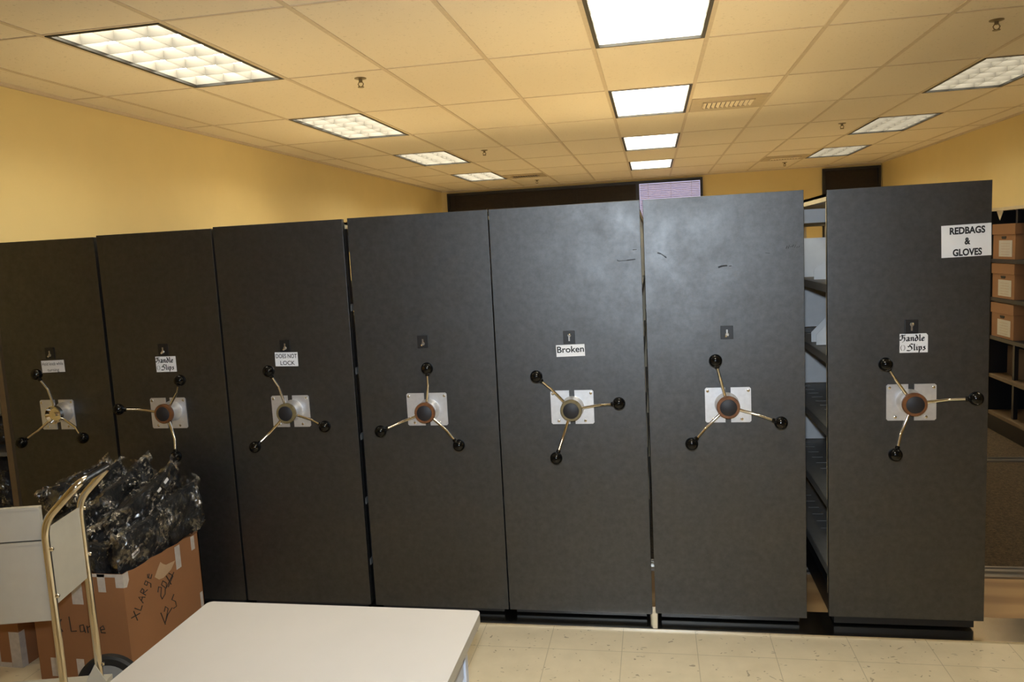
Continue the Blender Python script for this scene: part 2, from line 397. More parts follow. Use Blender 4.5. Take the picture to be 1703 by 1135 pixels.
for i in range(64):
    z = .91 + i * 1.74 / 64; s.prism([(wy - .045, z), (wy - .028, z + .016), (wy - .027, z + .016), (wy - .044, z)], .115, 1.08, 'x')
for x in (.25, .62, .95): s.box(x - .003, x + .003, wy - .047, wy - .045, .9, 2.655)
s.build('pale_blind', M['blind'], w1)
w2 = struct(MB().box(2.99, 3.03, wy - .05, wy, .9, 2.70).box(3.82, 3.86, wy - .05, wy, .9, 2.70).box(3.03, 3.82, wy - .05, wy, 2.665, 2.70).box(2.99, 3.86, wy - .05, wy, .85, .9).build('window_2', M['win_frame']))
s = MB(); s.box(3.03, 3.82, wy - .02, wy - .015, .9, 2.665)
for i in range(60):
    z = .91 + i * 1.75 / 60; s.prism([(wy - .035, z), (wy - .030, z + .026), (wy - .028, z + .026), (wy - .033, z)], 3.04, 3.81, 'x')
s.build('dark_blind', M['dark_blind'], w2)

# ------------------------------------------------------------------ mobile shelving units
PY = 3.281; ZT = 1.842; UL = 3.62   # panel face, top, length of a unit
def shelving_body(t, w, levels, top, dividers, x0=.0, post_mat='post'):
    """carriage, uprights, shelves; local x from x0 to x0+w, local y from .05 back"""
    y0, y1 = .05, UL
    sec = (y1 - y0) / 4
    MB().box(x0 + .02, x0 + w - .02, .03, y1, .018, .13).build('carriage_base', M['black_metal'], t)
    for k in range(5):
        y = y0 + sec * k
        for x in (x0 + .004, x0 + w - .034):
            yy = min(y, y1 - .03)
            MB().box(x, x + .03, yy, yy + .03, .13, top - .012).build('upright', M[post_mat], t)
    for z in levels:
        s = MB()
        s.box(x0 + .002, x0 + w - .002, y0, y1, z - .006, z)
        for x in (x0, x0 + w - .004): s.box(x, x + .004, y0, y1, z - .032, z)
        # rows of raised slots along the shelf edge
        for xx in (x0 + .07, x0 + w - .13):
            for i in range(34):
                y = y0 + .08 + i * .1; s.box(xx, xx + .05, y, y + .008, z, z + .0025)
        s.build('shelf', M['shelf'], t)
    MB().box(x0, x0 + w, y0, y1, top - .012, top).box(x0, x0 + .006, y0, y1, top - .03, top).box(x0 + w - .006, x0 + w, y0, y1, top - .03, top).build('top_cover', M['post'], t)
    for k in (1, 2, 3):
        y = y0 + sec * k
        MB().box(x0 + .034, x0 + w - .034, y, y + .02, top - .10, top - .03).build('cross_brace', M['divider'], t)
    for (z, h, y, slant) in dividers:
        s = MB(); xa, xb = x0 + .02, x0 + w * .49
        if slant: pts = [(xa, z + .004), (xb, z + .004), (xb, z + h), (xa + .19, z + h), (xa, z + .05)]
        else: pts = [(xa, z + .004), (xb, z + .004), (xb, z + h), (xa, z + h)]
        s.prism(pts, y, y + .002); s.build('bin_divider', M['divider'], t)

def make_unit(x0, x1, top, zb, hub, angs, ring, lk, label, levels=(.25, .547, .856, 1.165, 1.458), dividers=(), thick=.022, open_hub=False, post='post'):
    t = thing('mobile_shelving_unit', label, 'shelving unit', (x0, PY, 0), group='mobile shelving units with crank handles')
    w = x1 - x0
    MB().box(0, w, 0, thick, zb, top).build('end_panel', M['panel'], t, bevel=.0012)
    shelving_body(t, w - .012, levels, top - .012, dividers, .006, post)
    hx, hz = hub[0] - x0, hub[1]
    # split mounting plate with notch top and bottom
    cx, cz = hub[2] - x0, .976; hw, hh = .093, .074; g = .0115
    p = MB()
    for s in (-1, 1):
        xa, xb = cx + s * g, cx + s * hw
        r_ = .006
        pts = [(xa, cz - hh), (xb - s * r_, cz - hh), (xb, cz - hh + r_), (xb, cz + hh - r_), (xb - s * r_, cz + hh), (xa, cz + hh)]
        p.prism(pts, -.004, 0)
    p.box(cx - g, cx + g, -.004, 0, cz - .035, cz + .035)
    pl = p.build('mounting_plate', M['plate'], t)
    for (a, b_) in ((-.082, .06), (.082, .06), (-.06, -.06), (.055, -.06)):
        MB().lathe([(.006, -.004), (.006, -.006), (.003, -.008)], (cx + a, 0, cz + b_), n=12).build('screw', M['chrome'], pl, smooth=True)
    # flange and shaft: lathe of circles drifting from the plate centre to the hub axis
    fl = MB(); fl.lathe([(.050, -.004), (.049, -.010), (.044, -.018), (.038, -.030), (.036, -.060)], (hx, 0, hz)).build('flange', M['plate'], t, smooth=True)
    if open_hub:
        MB().lathe([(.036, -.058), (.043, -.060), (.044, -.080), (.040, -.082), (.030, -.066), (.012, -.064), (.010, -.074)], (hx, 0, hz)).build('hub_ring', M['chrome'], t, smooth=True)
    else:
        MB().lathe([(.036, -.058), (.0455, -.060), (.0465, -.066), (.0465, -.076), (.044, -.080), (.033, -.080)], (hx, 0, hz)).build('hub_ring', M[ring], t, smooth=True)
        MB().lathe([(.034, -.079), (.034, -.082), (.032, -.0835)], (hx, 0, hz)).build('hub_cap', M['cap'], t, smooth=True)
    for a in angs:
        a = R(a); dx, dz = math.cos(a), math.sin(a)
        P = lambda r_, y: (hx + dx * r_, y, hz + dz * r_)
        arm = MB().tube([P(.030, -.058), P(.06, -.060), P(.122, -.068), P(.130, -.070), P(.138, -.076), P(.188, -.104)], [.0062, .0062, .0058, .0062, .0056, .0052], 12).build('crank_arm', M['chrome'], t, smooth=True)
        kn = MB(); kn.sphere(P(.207, -.112), .0265); kn.tube([P(.176, -.0975), P(.186, -.103)], .009, 12)
        kn.build('knob', M['knob'], arm, smooth=True)
    lx, lz = lk[0] - x0, 1.281
    q = MB(); q.box(lx - .025, lx + .025, -.005, 0, lz - .028, lz + .028); lp = q.build('lock_plate', M['black_metal'], t, bevel=.0015)
    q = MB(); q.lathe([(.0075, -.005), (.0075, -.008), (.006, -.009)], (lx + .001, 0, lz + (.009 if lk[1] > 0 else -.009)), n=14)
    q.box(lx - .003, lx + .0035, -.0065, -.005, lz - .016, lz + .012); q.build('lock_slide', M['rail'], lp, smooth=False)
    MB().sphere((lx + (.003 if lk[1] > 0 else -.004), -.010, lz + (.013 if lk[1] > 0 else -.015)), .0055, 12, 8).build('lock_button', M['chrome'], lp, smooth=True)
    return t
U = []
U.append(make_unit(-2.886, -2.312, 1.828, .045, (-2.577, .990, -2.616), (99, -31, -142), 'ring_wood', (-2.62, -1), 'charcoal shelving unit at far left with a hollow chrome hub and a Hold knob note', open_hub=True, post='black_metal'))  # posts of the first four units blackened to paint in gap shade
U.append(make_unit(-2.297, -1.702, 1.834, .045, (-1.989, .987, -2.010), (52, -71, 171), 'ring_wood', (-2.007, -1), 'charcoal shelving unit behind the carton of bagged clothes, with a brown-ringed crank', post='black_metal'))
U.append(make_unit(-1.692, -1.064, 1.84, .045, (-1.372, .981, -1.383), (103, -15, -135), 'ring_olive', (-1.385, -1), 'charcoal shelving unit bearing the DOES NOT LOCK note', post='black_metal'))
U.append(make_unit(-1.040, -.405, ZT, .043, (-.718, .974, -.727), (80, -41, -160), 'ring_wood', (-.727, -1), 'charcoal shelving unit with a crank but no paper note, left of the Broken one', post='black_metal'))
U.append(make_unit(-.399, .239, ZT, .043, (-.073, .976, -.075), (131, 10, -109), 'ring_olive', (-.076, 1), 'grey shelving unit bearing the Broken note, its panel shining at top right'))
U.append(make_unit(.252, .884, 1.842, .048, (.572, .980, .577), (104, -16, -137), 'ring_wood', (.578, -1), 'charcoal shelving unit with scuff marks and no note, left of the open gap'))
divs = [(1.458, .195, .40, True), (1.458, .19, .66, False), (1.165, .25, .36, True), (1.165, .25, .47, True), (1.165, .27, 1.12, False), (.856, .26, 1.12, False), (.547, .26, 1.10, False)]
U.append(make_unit(.973, 1.570, 1.836, .060, (1.279, .981, 1.287), (125, 8, -113), 'ring_wood', (1.286, 1), 'charcoal shelving unit right of the open gap, bearing the REDBAGS & GLOVES sheet', dividers=divs))

# scuffs and adhesive marks on the panels (thin films of dirt)
def scuff(unit, pts, th, name='scuff_mark'):
    x0 = unit.location.x
    s = MB()
    for i in range(len(pts) - 1):
        a, b_ = Vector((pts[i][0] - x0, pts[i][1])), Vector((pts[i + 1][0] - x0, pts[i + 1][1])); d = (b_ - a).normalized(); n = Vector((-d.y, d.x)) * th * 1.6 * (.6 + .8 * random.random())
        s.prism([(a - n)[:], (b_ - n)[:], (b_ + n)[:], (a + n)[:]], -.0006, .0002)
    s.build(name, M['ink'], unit)
scuff(U[4], [(.139, 1.601), (.145, 1.596), (.18, 1.597), (.215, 1.600)], .0011)
scuff(U[4], [(.205, 1.639), (.222, 1.640)], .0013)
scuff(U[5], [(.549, 1.550), (.565, 1.555), (.585, 1.556)], .0022)
scuff(U[5], [(.592, 1.553), (.602, 1.554)], .0014)
scuff(U[5], [(.306, 1.622), (.320, 1.617), (.335, 1.606), (.342, 1.600)], .0016)
scuff(U[5], [(.735, 1.600), (.752, 1.598)], .0009)
for k in range(7):
    x = .815 + k * .008; scuff(U[5], [(x, 1.612 + random.random() * .006), (x + .005, 1.628 - random.random() * .01)], .0008)

# ------------------------------------------------------------------ writing
def text_mesh(body, size, bold=0.0, align='CENTER', spacing=1.0):
    cu = bpy.data.curves.new('txt', 'FONT'); cu.body = body; cu.size = size; cu.align_x = align; cu.align_y = 'CENTER'
    cu.offset = bold; cu.space_character = spacing; cu.resolution_u = 4
    o = bpy.data.objects.new('txt', cu); col.objects.link(o)
    bpy.context.view_layer.update()
    me = bpy.data.meshes.new_from_object(o.evaluated_get(bpy.context.evaluated_depsgraph_get()))
    bpy.data.objects.remove(o); bpy.data.curves.remove(cu); return me
def put_text(body, size, x, z, parent, bold=0, width=None, mat='ink', y=-.0022):
    me = text_mesh(body, size, bold)
    xs_ = [v.co.x for v in me.vertices]; w = max(xs_) - min(xs_)
    k = (width / w) if width else 1
    for v in me.vertices: v.co = Vector((v.co.x * k, 0, v.co.y))
    me.materials.clear(); me.materials.append(M[mat])
    o = bpy.data.objects.new('printed_words', me); col.objects.link(o); o.parent = parent; o.location = (x, y, z); return o
NIB = Vector((math.cos(R(40)), math.sin(R(40))))
def strokes(mb, polys, ox, oz, s, nib=.075, y=-.0021, nibdir=NIB, thin=.018):
    """broad-nib pen strokes: every segment swept by a slanted nib"""
    n = nibdir * nib; q = Vector((-nibdir.y, nibdir.x)) * thin
    for poly in polys:
        pts = [Vector(p) for p in poly]
        # smooth the polyline
        if len(pts) > 2:
            sm = []
            for i in range(len(pts) - 1):
                p0 = pts[max(i - 1, 0)]; p1 = pts[i]; p2 = pts[i + 1]; p3 = pts[min(i + 2, len(pts) - 1)]
                for k in range(4):
                    t = k / 4
                    sm.append(.5 * ((2 * p1) + (p2 - p0) * t + (2 * p0 - 5 * p1 + 4 * p2 - p3) * t * t + (3 * p1 - p0 - 3 * p2 + p3) * t ** 3))
            sm.append(pts[-1]); pts = sm
        for a, b_ in zip(pts, pts[1:]):
            cs = [a - n - q, a + n - q, a + n + q, a - n + q, b_ - n - q, b_ + n - q, b_ + n + q, b_ - n + q]
            # convex hull of the eight corners
            P = sorted(set((round(c.x, 5), round(c.y, 5)) for c in cs))
            def half(P):
                h = []
                for p in P:
                    while len(h) > 1 and (h[-1][0] - h[-2][0]) * (p[1] - h[-2][1]) - (h[-1][1] - h[-2][1]) * (p[0] - h[-2][0]) <= 0: h.pop()
                    h.append(p)
                return h
            hl = half(P)[:-1] + half(P[::-1])[:-1]
            if len(hl) > 2:
                k = len(mb.v); mb.v += [(ox + c[0] * s, y, oz + c[1] * s) for c in hl]; mb.f.append(tuple(range(k, k + len(hl))))
G = {'H': ([[(.0, .62), (.16, .82), (.36, .74), (.62, .80)], [(.24, .74), (.26, .4), (.12, .12), (-.04, .2)], [(.24, .42), (.5, .5), (.58, .3), (.5, .02), (.30, -.14)]], .74),
     'a': ([[(.08, .44), (.28, .5), (.36, .4), (.36, .08), (.46, .02)], [(.36, .26), (.1, .2), (.12, .02), (.34, .06)]], .54),
     'n': ([[(.03, .42), (.12, .48), (.12, .02)], [(.12, .38), (.32, .5), (.38, .38), (.38, .08), (.46, .02)]], .56),
     'd': ([[(.34, .42), (.12, .42), (.08, .1), (.22, .0), (.38, .12), (.38, .45), (.14, .82)]], .52),
     'l': ([[(.08, .84), (.13, .76), (.13, .08), (.24, .02)]], .32),
     'e': ([[(.1, .22), (.34, .30), (.30, .46), (.12, .42), (.08, .1), (.22, .0), (.38, .08)]], .48),
     'S': ([[(.62, .80), (.36, .86), (.24, .64), (.46, .42), (.50, .14), (.24, -.06), (-.12, -.02)], [(.02, .55), (.16, .44)]], .70),
     'i': ([[(.06, .44), (.13, .42), (.13, .08), (.22, .02)], [(.12, .66), (.15, .68)]], .30),
     'p': ([[(.04, .48), (.12, .40), (.12, -.32)], [(.12, .38), (.34, .48), (.40, .1), (.22, .0), (.12, .06)]], .54),
     's': ([[(.34, .46), (.12, .42), (.32, .2), (.26, .02), (.04, .04)]], .44),
     '(': ([[(.2, .70), (.06, .5), (.06, .2), (.2, -.04)]], .36), ')': ([[(.04, .70), (.18, .5), (.18, .2), (.04, -.04)]], .36), ' ': ([], .22)}
def gothic(mb, text, x, z, s):
    for ch in text:
        g, adv = G[ch]; strokes(mb, g, x, z, s, nib=.088 if ch not in '()' else .03, thin=.02); x += adv * s
    return x
def note(x0, x1, z0, z1, label, rot=0, cut=False):
    cx, cz = (x0 + x1) / 2, (z0 + z1) / 2; w, h = (x1 - x0) / 2, (z1 - z0) / 2
    t = thing('paper_note', label, 'paper note', (cx, PY - .0004, cz), group='paper notes on the panels'); t.rotation_euler = (0, R(rot), 0)
    pts = [(-w, -h), (w, -h), (w, h * .8), (w * .88, h), (-w, h)] if cut else [(-w, -h), (w, -h), (w, h), (-w, h)]
    MB().prism(pts, -.0016, 0).build('sheet', M['paper'], t); return t
# the sheets hang just in front of their panels
t = note(-2.675, -2.549, 1.187, 1.246, 'small note reading Hold knob while turning, on the leftmost panel', -1)
put_text('Hold knob while', .0225, 0, .012, t, width=.116); put_text('turning', .0225, 0, -.018, t)
t = note(-2.052, -1.947, 1.175, 1.249, 'note reading Handle () Slips above the crank of the panel behind the carton', 0)
g = MB(); gothic(g, 'Handle', -.050, .008, .029); gothic(g, '() Slips', -.049, -.026, .028); g.build('printed_words', M['ink'], t)
t = note(-1.440, -1.328, 1.187, 1.252, 'note reading DOES NOT LOCK between lock and crank', 1)
put_text('DOES NOT', .027, 0, .014, t, .0003, width=.104); put_text('LOCK', .027, .004, -.018, t, .0003)
t = note(-.134, -.011, 1.198, 1.249, 'note reading Broken under the lock of a grey panel', -1)
put_text('Broken', .038, 0, .004, t, .0007, width=.116)
t = note(1.243, 1.347, 1.177, 1.253, 'note reading Handle () Slips on the right-hand panel, its corner clipped', 0, True)
g = MB(); gothic(g, 'Handle', -.050, .009, .029); gothic(g, '() Slips', -.049, -.028, .029); g.build('printed_words', M['ink'], t)
t = note(1.392, 1.5695, 1.548, 1.672, 'large white sheet reading REDBAGS & GLOVES at the top right panel corner', -1)
for s_, z in (('REDBAGS', .038), ('&', -.003), ('GLOVES', -.046)): put_text(s_, .036, .003, z, t, .0014, width={'REDBAGS': .126, '&': .021, 'GLOVES': .104}[s_])

# ------------------------------------------------------------------ crumpled plastic bags
def slab(L, Hh, Th, seed, amp, n=(16, 12, 4), inflate=0.0, power=4, crinkle=0.0):
    """rounded, crumpled garment pack; long axis y, height z, thickness x"""
    mb = MB(); nx, nz, nt_ = n[0], n[1], n[2]; idx = {}
    def vert(u, v, s):
        # u along y -1..1, v along z -1..1, s thickness -1..1
        e = (1 - abs(u) ** power * .75) * (1 - abs(v) ** power * .75)
        p = Vector((s * (Th / 2 + inflate) * (.25 + .75 * e), u * (L / 2 + inflate), v * (Hh / 2 + inflate)))
        q = p * 13 + Vector((seed * 7.1, seed * 3.3, seed))
        nv = noise.noise_vector(q) * amp + noise.noise_vector(q * 2.7) * amp * .5
        if crinkle:
            k = noise.noise_vector(q * 6.) ; m_ = noise.noise(q * 1.4 + Vector((9, 2, 4)))
            nv = nv + k * crinkle * max(.25, min(1.5, 1 + 2.2 * m_))
        return p + Vector((nv.x * .9, nv.y, nv.z))
    for i in range(nx + 1):
        for j in range(nz + 1):
            for s in (-1, 1):
                idx[(i, j, s)] = len(mb.v); mb.v.append(tuple(vert(2 * i / nx - 1, 2 * j / nz - 1, s)))
    for i in range(nx):
        for j in range(nz):
            for s in (-1, 1): mb.f.append((idx[(i, j, s)], idx[(i + 1, j, s)], idx[(i + 1, j + 1, s)], idx[(i, j + 1, s)]))
    for i in range(nx):
        for j in (0, nz): mb.f.append((idx[(i, j, -1)], idx[(i + 1, j, -1)], idx[(i + 1, j, 1)], idx[(i, j, 1)]))
    for j in range(nz):
        for i in (0, nx): mb.f.append((idx[(i, j, -1)], idx[(i, j + 1, -1)], idx[(i, j + 1, 1)], idx[(i, j, 1)]))
    return mb
def frill(L, Hh, Th, seed):
    """loose ruffled ends of the plastic film at both ends and along the top"""
    mb = MB(); rnd = random.Random(seed)
    def sheet(path_fn, n, w, direction):
        k = len(mb.v)
        for i in range(n + 1):
            a = path_fn(i / n); wob = noise.noise_vector(Vector(a) * 25 + Vector((seed * 5., 0, 0)))
            for j in range(4):
                q = Vector(a) + Vector(direction) * w * j / 3 * (.8 + .5 * wob.z) + Vector((wob.x * .03 * (j / 3 + .3), wob.y * .012 * j / 3, wob.z * .012 * j / 3))
                mb.v.append(tuple(q))
        for i in range(n):
            for j in range(3): mb.f.append((k + i * 4 + j, k + (i + 1) * 4 + j, k + (i + 1) * 4 + j + 1, k + i * 4 + j + 1))
    sheet(lambda t: (0, -L / 2 * .97, -Hh / 2 * .2 + Hh * .68 * t), 16, .03, (0, -1, .2))
    sheet(lambda t: (0, L / 2 * .97, -Hh / 2 * .2 + Hh * .68 * t), 16, .04, (0, 1, .3))
    sheet(lambda t: (0, -L / 2 + L * t, Hh / 2 * .97), 26, .016, (0, 0, 1))
    return mb
def bag(loc, L, Hh, Th, rot, seed, label, grp='plastic-wrapped black garments in the carton', tagpos=None, name='wrapped_garment'):
    t = thing(name, label, 'wrapped garment', loc, group=grp); t.rotation_euler = tuple(R(a) for a in rot)
    slab(L, Hh, Th, seed, .012).build('folded_garment', M['garment'], t, smooth=False)
    wb = slab(L, Hh, Th, seed, .017, (44, 30, 4), .007, crinkle=.011); fr_ = frill(L, Hh, Th, seed); wb.add(fr_.v, fr_.f)
    o = wb.build('plastic_wrap', M['film'], t, smooth=False); o['label'] = 'clear crinkled plastic wrap'
    if tagpos:
        for (x, y, z, a, w, h) in tagpos:
            MX = Matrix.Translation((x, y, z)) @ Matrix.Rotation(R(a), 4, 'X')
            q = MB(); q.box(-.0006, .0006, -w / 2, w / 2, -h / 2, h / 2, MX); lb = q.build('paper_label', M['paper'], t)
            if w > .035:
                MB().box(.0006, .0009, -w * .38, w * .38, -.003, .002, MX).build('printed_line', M['ink'], lb)
    return t
# carton with handwriting
BX0, BX1, BY0, BY1, BZ = -2.25, -1.82, 2.607, 3.125, .465
t = thing('cardboard_carton', 'large open brown carton marked X Large, holding bagged black clothes', 'carton', (BX0, BY0, 0))
w, d, th = BX1 - BX0, BY1 - BY0, .006
c = MB(); c.box(0, w, 0, d, 0, th).box(0, w - th, 0, th, th, BZ).box(0, w, d - th, d, th, BZ - .015).box(0, th, th, d - th, th, BZ - .01)
top = [(0, BZ)] + [(d * k / 14, BZ - .02 * (k / 14) + random.uniform(-.006, .006)) for k in range(1, 14)] + [(d, BZ - .018)]
c.prism([(d, th), (0, th)] + top, w - th, w, 'x')
c.build('carton_body', M['card'], t)
tp = MB(); e = .0008
for (x, z0, z1, ww) in ((.315, BZ - .075, BZ, .034), (.055, 0.02, .10, .05), (.175, .0, .10, .035), (.19, BZ - .13, BZ - .02, .05), (.25, BZ - .012, BZ + .001, w - .25)):
    MB().box(x, x + ww, -e, 0, z0, z1).build('packing_tape', M['tape'], t)
tp = MB()
tp.prism([(-.001, BZ - .055), (.018, BZ - .06), (.034, BZ - .035), (.032, BZ + .001), (-.001, BZ + .001)], w, w + e, 'x')
tp.box(w - .034, w + e, -e - .0004, 0, BZ - .055, BZ + .001)
for (y, z0, z1, ww) in ((.338, BZ - .125, BZ - .022, .036), (.458, BZ - .085, BZ - .022, .026), (.488, .09, .165, .02), (.24, .0, .03, .05)):
    MB().box(w, w + e, y, y + ww, z0, z1).build('packing_tape', M['tape'], t)
tp.build('packing_tape', M['tape'], t)
MB().prism([(.19, .372), (.215, .40), (.235, .42), (.25, .405), (.27, .392), (.335, .385), (.30, .358), (.245, .345), (.215, .35)], w, w + .0006, 'x').build('torn_patch', M['torn'], t)
def handwriting(mb, polys, mapf, r_=.0022):
    for p in polys: mb.tube([mapf(*q) for q in p], r_, 6)
hw = MB()
def fm(a, b_, ang, s):   # writing on the right-hand face: local (y, z) with slant
    ca, sa = math.cos(R(ang)), math.sin(R(ang))
    return lambda x, z: (w + .0006, a + (x * ca - z * sa) * s, b_ + (x * sa + z * ca) * s)
XL_ = {'X': [[(0, 1), (.7, 0)], [(.65, 1.), (.05, 0)]], 'L': [[(0, 1), (.05, 0), (.5, .02)]], 'A': [[(0, 0), (.3, .95), (.55, 0)], [(.1, .35), (.5, .4)]],
       'R': [[(0, 0), (.05, .95), (.4, .85), (.35, .5), (.05, .45), (.5, 0)]], 'g': [[(.45, .7), (.1, .75), (.1, .3), (.4, .3), (.45, .75), (.42, -.2), (.1, -.4)]], 'e': [[(.05, .4), (.4, .5), (.3, .75), (.05, .55), (.1, .05), (.5, .1)]]}
x = 0
for ch in 'XLARge':
    if ch == 'L': hw.build('marker_writing', M['marker'], t); hw = MB()
    handwriting(hw, XL_[ch], lambda a, b_, x=x: fm(.055, .245, 50, .043)(a + x, b_)); x += .92 if ch == 'X' else .74
hw.build('marker_writing', M['marker'], t); hw = MB()
handwriting(hw, [[(.0, .75), (.25, 1.), (.45, .75), (.1, .3), (.1, 0), (.5, .05), (.75, .4)], [(.75, .4), (.55, .9), (.8, 1.), (1., .6), (.8, .3), (.95, .35), (1.6, .5)], [(1.25, 1.), (1.35, .1)], [(1., .2), (1.8, .45)], [(1.55, .95), (1.75, .6), (1.6, .45), (2., .6)]], fm(.215, .258, 22, .062))
hw.build('marker_writing', M['marker'], t); hw = MB()
handwriting(hw, [[(0, .9), (.1, -.2)], [(.35, .7), (.6, .95), (.8, .6), (.45, .25), (.1, -.1), (.6, .25), (1.2, .35)], [(1.75, 1.1), (1.4, .9), (1.7, .5), (1.65, .1), (1.3, .2)]], fm(.215, .155, 14, .06))
hw.build('marker_writing', M['marker'], t)
hw = MB()
x = 0
LF = {'X': [[(0, .9), (.5, 0)], [(.5, .9), (0, 0)]], 'L': [[(0, 1.1), (.05, .05), (.5, .1)]], 'a': [[(.4, .55), (.1, .5), (.1, .05), (.4, .1), (.42, .55), (.5, 0)]], 'r': [[(.05, .5), (.1, 0)], [(.08, .35), (.4, .55)]],
      'g': [[(.45, .5), (.1, .55), (.1, .1), (.4, .1), (.45, .5), (.4, -.4), (.05, -.5)]], 'e': [[(.05, .25), (.4, .3), (.3, .55), (.05, .4), (.1, .05), (.45, .05)]]}
for ch, ax in zip('XLarge', (.10, .165, .205, .24, .268, .30)):
    if ch == 'L': hw.build('marker_writing', M['marker'], t); hw = MB()
    handwriting(hw, LF[ch], lambda a, b_, ax=ax: (ax + a * .056, -.0006, .215 + b_ * .06))
hw.build('marker_writing', M['marker'], t)

GR = 'plastic-wrapped black garments in the carton'
bag((-1.866, 2.80, .482), .33, .25, .05, (3, 2, 0), 1, 'front plastic-wrapped black garment with a printed white label, against the carton edge', tagpos=[(.034, -.085, .035, 10, .045, .022)])
bag((-1.835, 3.045, .560), .20, .22, .05, (14, 6, -10), 2, 'plastic-wrapped black garment hanging over the rear right carton corner')
bag((-1.918, 2.95, .595), .40, .25, .045, (24, 6, -8), 3, 'plastic-wrapped black garment sloping up to the right with white tags', tagpos=[(.030, .06, .09, 12, .022, .014), (.030, .11, .10, 12, .026, .016)])
bag((-1.975, 2.90, .560), .40, .24, .045, (20, 4, -8), 4, 'plastic-wrapped black garment in the middle of the carton, heavily crinkled')
bag((-2.032, 2.96, .635), .34, .25, .045, (20, 2, -8), 5, 'tall plastic-wrapped black garment standing highest at the back of the carton')
bag((-2.088, 2.88, .570), .38, .24, .045, (14, 0, -8), 6, 'plastic-wrapped black garment just right of the cart handle')
bag((-2.145, 2.95, .64), .28, .25, .045, (16, 0, -8), 7, 'plastic-wrapped black garment behind the chrome cart handle')
bag((-2.20, 2.84, .53), .26, .22, .045, (10, 0, -8), 8, 'lowest plastic-wrapped black garment at the left end of the carton')
bag((-2.02, 2.655, .485), .20, .19, .05, (6, 0, 86), 9, 'plastic-wrapped black garment laid across the front of the carton')

bag((-2.262, 2.97, .675), .30, .18, .05, (24, 0, -62), 10, 'wrapped black garment slumping over the left carton edge behind the cart panel')

# second carton
t = thing('cardboard_carton', 'smaller taped brown carton on the floor under the cream cart', 'carton', (-2.80, 2.69, 0), R(-1))
MB().box(0, .39, 0, .36, 0, .30).build('carton_body', M['card'], t, bevel=.003)
MB().box(.25, .285, -e, 0, .023, .17).build('packing_tape', M['tape'], t)
MB().box(.34, .39, -e, 0, .0, .16).box(.39, .39 + e, -e, .03, 0, .16).build('packing_tape', M['tape'], t)
MB().box(.05, .338, -e, 0, 0, .022).build('packing_tape', M['tape'], t)

# ------------------------------------------------------------------ left fixed shelf with wrapped packs
t = thing('fixed_shelf', 'tan-edged open shelf against the left wall, at the left photo edge', 'shelf', (-3.295, 3.30, 0))
MB().box(.338, .372, 0, .05, 0, 1.80).build('upright', M['brown_post'], t)
MB().box(.338, .372, 1.1, 1.15, 0, 1.80).build('upright', M['brown_post'], t)
MB().box(0, .02, 0, .05, 0, 1.80).build('upright', M['brown_post'], t)
for z in (.10, .45, .78, 1.10, 1.42, 1.78): MB().box(.0, .338, 0, 1.2, z - .02, z).build('shelf', M['shelf'], t)
bag((-3.10, 3.40, .60), .20, .24, .10, (0, 0, 80), 21, 'shiny wrapped black garment at the left photo edge, low on the fixed shelf', 'wrapped garments on the fixed left shelf')
bag((-3.10, 3.42, .87), .20, .14, .10, (0, 0, 85), 22, 'crinkled wrapped garment at the left photo edge, on the higher shelf', 'wrapped garments on the fixed left shelf')

# ------------------------------------------------------------------ cart
TH = 14; cb = (-1.690, 2.116, 0); W_ = .236   # near tube foot; local x along the cart, local y across it
t = thing('utility_cart', 'cream metal cart with a bent chrome tube handle beside the carton', 'cart', cb, R(TH))
def arc(p0, p1, p2, n=6):
    p0, p1, p2 = Vector(p0), Vector(p1), Vector(p2)
    return [(p0 * (1 - s) ** 2 + p1 * 2 * s * (1 - s) + p2 * s * s) for s in (k / n for k in range(n + 1))]
zb_, hx_, hz_ = .845, .125, .985
path = [(0, 0, .17), (0, 0, .79)] + arc((0, 0, .80), (0, 0, zb_ + .015), (.03, 0, zb_ + .045)) + arc((hx_ - .04, 0, hz_ - .04), (hx_, 0, hz_), (hx_, .045, hz_)) \
     + arc((hx_, W_ - .045, hz_), (hx_, W_, hz_), (hx_ - .04, W_, hz_ - .04)) + arc((.03, W_, zb_ + .045), (0, W_, zb_ + .015), (0, W_, .80)) + [(0, W_, .79), (0, W_, .17)]
MB().tube(path, .0125, 16).build('handle_tube', M['chrome'], t, smooth=True)
pp = MB(); pp.prism([(.010, .575), (W_ - .012, .575), (W_ - .012, .835), (.03, .835), (.010, .80)], -.004, .002, 'x'); pn = pp.build('end_panel', M['cream'], t)
for (y, z) in ((.0, .77), (.0, .61), (W_, .83), (W_, .66), (W_, .24)):
    q = MB().lathe([(.007, .008), (.007, .018), (.004, .021)], (0, y, z), axis='x', n=12); q.build('bolt', M['chrome'], t, smooth=True)
BL = .95
b_ = MB(); b_.box(-BL, -.012, .0, .022, .525, .798).build('side_panel', M['cream'], t, bevel=.004)
b_ = MB(); b_.box(-BL, -.012, .006, .020, .802, .912).box(-BL, -.012, .002, .022, .906, .914).build('upper_side_panel', M['cream'], t)
MB().box(-BL, -.012, .008, .018, .790, .806).build('seam_gap', M['black_edge'], t)
MB().box(-BL, -.016, .022, W_ - .014, .578, .59).build('tray', M['cream'], t)
MB().box(-BL, -.012, -.003, .001, .790, .799).build('seam_lip', M['cream'], t)
b_ = MB(); b_.box(-BL, .03, .01, W_ + .03, .165, .185).build('platform', M['cream'], t, bevel=.003)
MB().prism([(-.04, .185), (.035, .185), (-.0, .255)], W_ - .03, W_ - .026).build('gusset', M['cream'], t)
MB().box(-BL + .02, -BL + .04, .02, .04, .185, .53).box(-BL + .02, -BL + .04, W_ - .04, W_ - .02, .185, .54).build('rear_post', M['cream'], t)
